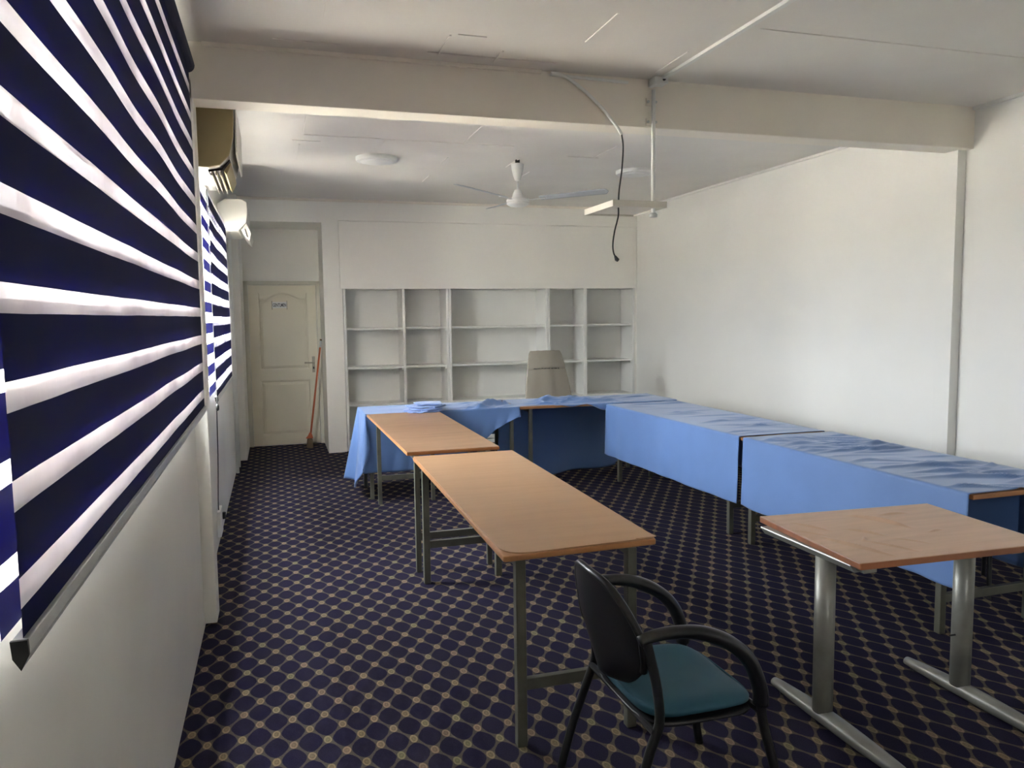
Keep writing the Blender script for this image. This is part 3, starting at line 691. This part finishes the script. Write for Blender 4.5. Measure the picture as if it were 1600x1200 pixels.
# ------------------------------------------------------------ ceiling fan
fan = thing('ceiling_fan', (2.205, 6.96, 2.69), 'white three-blade ceiling fan with a short rod and bell canopy', 'fan')
fc = (2.205, 6.96, 0)
MB().lathe([(.014, 2.905), (.026, 2.915), (.040, 2.955), (.052, 3.005), (.060, 3.06), (.050, 3.065)], fc, 24).build('canopy', 'fanwhite', fan, smooth=False)
MB().tube([(2.205, 6.96, 3.05), (2.205, 6.96, 3.10)], .022, 12).build('ceiling_hook', 'dark', fan)
MB().tube([(2.205, 6.96, 2.80), (2.205, 6.96, 2.92)], .011, 12).build('down_rod', 'fanwhite', fan, smooth=True)
MB().lathe([(.014, 2.835), (.03, 2.825), (.042, 2.80), (.050, 2.775), (.052, 2.755)], fc, 24).build('lower_canopy', 'fanwhite', fan)
MB().lathe([(.045, 2.755), (.095, 2.748), (.106, 2.735), (.106, 2.722), (.098, 2.712), (.104, 2.704), (.098, 2.692), (.07, 2.680), (.03, 2.676), (.005, 2.675)], fc, 32).build('motor_housing', 'fanwhite', fan, smooth=False)
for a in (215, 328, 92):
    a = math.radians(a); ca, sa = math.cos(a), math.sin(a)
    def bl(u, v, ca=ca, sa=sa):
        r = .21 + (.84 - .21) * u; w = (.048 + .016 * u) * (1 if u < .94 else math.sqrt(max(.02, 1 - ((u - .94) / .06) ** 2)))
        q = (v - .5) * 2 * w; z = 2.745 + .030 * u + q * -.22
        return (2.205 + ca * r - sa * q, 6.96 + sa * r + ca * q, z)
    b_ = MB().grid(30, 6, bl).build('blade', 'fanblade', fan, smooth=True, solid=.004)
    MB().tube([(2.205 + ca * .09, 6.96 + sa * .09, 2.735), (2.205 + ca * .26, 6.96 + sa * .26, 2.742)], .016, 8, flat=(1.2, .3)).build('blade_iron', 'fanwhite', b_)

# round ceiling lights
def clight(x, y, label):
    t = thing('ceiling_light', (x, y, 3.06), label, 'ceiling light', 'round ceiling lights')
    MB().lathe([(.150, .0), (.178, .004), (.185, .02), (.185, .0395)], (x, y, 3.06), 40).build('rim', 'white', t, smooth=False)
    MB().lathe([(.10, -.008), (.140, -.004), (.149, .004), (.149, .02)], (x, y, 3.06), 40).build('diffuser', 'opal', t, smooth=True)
clight(.94, 7.15, 'round white unlit ceiling light nearer the windows, left of the fan')
clight(3.51, 7.21, 'round white unlit ceiling light right of the fan, behind the hanging cable')

# ------------------------------------------------------------ air conditioners
ac = thing('air_conditioner', (-.31, 5.2, 2.53), 'air conditioner with yellowed cream side, high on the pillar beside the beam', 'air conditioner')
pr = [(-.45, 2.53), (-.32, 2.53), (-.255, 2.545), (-.205, 2.60), (-.178, 2.70), (-.172, 2.80), (-.172, 2.90), (-.45, 2.90)]
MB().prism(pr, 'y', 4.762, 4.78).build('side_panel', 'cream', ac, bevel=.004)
MB().prism([(a, b) for a, b in pr], 'y', 4.782, 5.62).build('body', 'acwhite', ac, bevel=.004)
MB().prism([(-.170, 2.62), (-.160, 2.63), (-.158, 2.88), (-.170, 2.89)], 'y', 4.80, 5.60).build('front_cover', 'acwhite', ac, bevel=.003)
MB().prism([(-.325, 2.529), (-.250, 2.541), (-.207, 2.592), (-.203, 2.588), (-.246, 2.530), (-.322, 2.518)], 'y', 4.84, 5.56).build('air_outlet', 'dark', ac)
for q in (-.31, -.285, -.26): MB().box(q, q + .006, 4.85, 5.55, 2.500, 2.524).build('louver', 'brass', ac)
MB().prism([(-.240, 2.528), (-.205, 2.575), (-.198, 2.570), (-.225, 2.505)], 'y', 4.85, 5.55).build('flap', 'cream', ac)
ac2 = thing('air_conditioner', (-.3, 8.0, 2.47), 'white air conditioner beyond the far blind, its flap hanging down', 'air conditioner')
pr = [(-.45, 2.50), (-.35, 2.475), (-.27, 2.485), (-.205, 2.55), (-.19, 2.63), (-.19, 2.74), (-.25, 2.765), (-.38, 2.765), (-.45, 2.72)]
MB().prism(pr, 'y', 7.62, 8.45).build('body', 'acwhite', ac2, bevel=.006)
MB().prism([(-.205, 2.56), (-.165, 2.46), (-.18, 2.40), (-.215, 2.43), (-.25, 2.49)], 'y', 7.66, 8.42).build('louver', 'acwhite', ac2, bevel=.003)
MB().prism([(-.222, 2.50), (-.214, 2.50), (-.194, 2.425), (-.202, 2.425)], 'y', 7.654, 7.662).build('vent_slot', 'dark', ac2)
pp = thing('drain_pipe', (-.42, 8.9, 0), 'pair of slim white pipes running down the wall beyond the far blind', 'pipe')
for y in (8.75, 9.1): MB().tube([(-.425, y, .02), (-.425, y, 2.78)], .016, 12).build('pipe', 'white', pp, smooth=True)

# ------------------------------------------------------------ projector mount and cables
pm = thing('projector_shelf', (2.2, 4.4, 2.3), 'white projector shelf hanging on a pole from the beam', 'projector shelf')
pl_ = MB(); x0, x1, y0, y1, z0, z1 = 1.935, 2.290, 4.26, 4.70, 2.310, 2.347
pl_.box(x0, x1, y0, y0 + .016, z0, z1); pl_.box(x0, x1, y1 - .016, y1, z0, z1); pl_.box(x0, x0 + .016, y0 + .016, y1 - .016, z0, z1); pl_.box(x1 - .016, x1, y0 + .016, y1 - .016, z0, z1)
for q in ((x0 + .016, 2.026, y0 + .016, y1 - .016), (2.052, x1 - .016, y0 + .016, y1 - .016), (2.026, 2.052, y0 + .016, 4.385), (2.026, 2.052, 4.425, y1 - .016)): pl_.box(*q, z0 + .010, z0 + .022)
pl_.build('tray', 'traypaint', pm, bevel=.002)
MB().tube([(2.262, 4.385, 2.272), (2.262, 4.385, 3.03)], .0125, 14).build('pole', 'white', pm, smooth=True)
MB().lathe([(.022, 0), (.026, .004), (.026, .018), (.018, .026)], (2.262, 4.385, 2.268), 16).build('lock_nut', 'alu', pm)
for z in (2.965, 2.845):
    bk = MB().box(2.225, 2.299, 4.408, 4.42, z - .022, z + .022).build('wall_clamp', 'beam', pm, bevel=.002)
    for dx in (-.026, .026): MB().tube([(2.262 + dx, 4.40, z), (2.262 + dx, 4.409, z)], .008, 10).build('screw', 'alu', bk)
jb = thing('junction_box', (2.30, 4.38, 3.05), 'small white junction box where the ceiling conduit meets the beam', 'junction box')
MB().box(2.245, 2.335, 4.335, 4.42, 3.06, 3.098).build('box', 'white', jb, bevel=.003)
MB().box(2.235, 2.262, 4.30, 4.40, 3.045, 3.06).build('cover', 'white', jb, bevel=.002)
MB().tube([(2.305, 4.325, 3.082), (2.305, 4.336, 3.082)], .009, 10).build('cable_hole', 'dark', jb)
tag(MB().box(2.290, 2.320, .2, 4.333, 3.082, 3.10).build('cable_trunking', 'white', bevel=.002), 'straight white cable trunking running along the ceiling to the beam', 'cable trunking')
tag(MB().prism([(1.60, 3.082), (2.10, 3.074), (2.10, 3.060), (1.60, 3.070)], 'y', 4.392, 4.414).build('cable_trunking', 'white', bevel=.002), 'short loose strip of trunking along the top of the beam, left of the junction box', 'cable trunking')
hc = thing('hanging_cable', (2.04, 4.4, 2.0), 'cable curving off the beam in white sleeve, ending in a black plug', 'cable')
MB().tube(catmull([(1.60, 4.380, 3.078), (1.68, 4.380, 3.068), (1.80, 4.385, 3.00), (1.92, 4.388, 2.905), (2.02, 4.390, 2.80), (2.052, 4.39, 2.755)], 8), .0095, 10).build('white_sleeve', 'white', hc, smooth=True)
MB().tube(catmull([(2.052, 4.39, 2.755), (2.062, 4.39, 2.68), (2.058, 4.40, 2.55), (2.042, 4.405, 2.42), (2.038, 4.405, 2.33), (2.034, 4.40, 2.27), (2.01, 4.40, 2.18), (1.998, 4.40, 2.10), (2.003, 4.40, 2.05), (2.016, 4.40, 2.025)], 8), .0048, 8).build('black_cable', 'dark', hc, smooth=True)
MB().tube([(2.012, 4.40, 2.032), (2.022, 4.40, 2.012), (2.034, 4.40, 2.004)], [.006, .013, .011], 10).build('plug', 'dark', hc, smooth=True)

# wall socket and cord on the window wall
so = thing('wall_socket', (-.44, 6.1, .1), 'white socket trunk low on the window wall beyond the pillar, with a black plug', 'socket')
MB().box(-.45, -.425, 6.0, 6.22, .07, .26).build('box', 'white', so, bevel=.003)
MB().lathe([(.016, 0), (.016, .05)], (-.417, 6.20, .16), 10).build('plug', 'dark', so)
MB().tube(catmull([(-.443, 6.40, 1.125), (-.443, 6.34, .9), (-.443, 6.25, .6), (-.443, 6.08, .31), (-.440, 6.08, .24)], 8), .004, 6).build('power_cord', 'dark', so, smooth=True)

# ------------------------------------------------------------ broom in the alcove
br = thing('broom', (.40, 10.38, 0), 'broom with long orange-red handle leaning in the corner beside the toilet door', 'broom')
a = Vector((.405, 10.33, .13)); b = Vector((.583, 10.42, 1.375))
MB().tube([a, a.lerp(b, .93)], .0125, 12).build('handle', 'orange', br, smooth=True)
MB().tube([a.lerp(b, .93), b], .0125, 12).build('handle_grip', 'alu', br, smooth=True)
MB().tube([b, b + (b - a).normalized() * .02], .014, 12).build('end_cap', 'brush', br, smooth=True)
MB().prism([(.345, .115), (.44, .115), (.43, .16), (.415, .19), (.395, .19), (.375, .15)], 'y', 10.31, 10.35).build('socket', 'orange', br, bevel=.004)
MB().prism([(.355, .002), (.435, .002), (.43, .115), (.37, .115)], 'y', 10.23, 10.43).build('bristles', 'brush', br, bevel=.006)
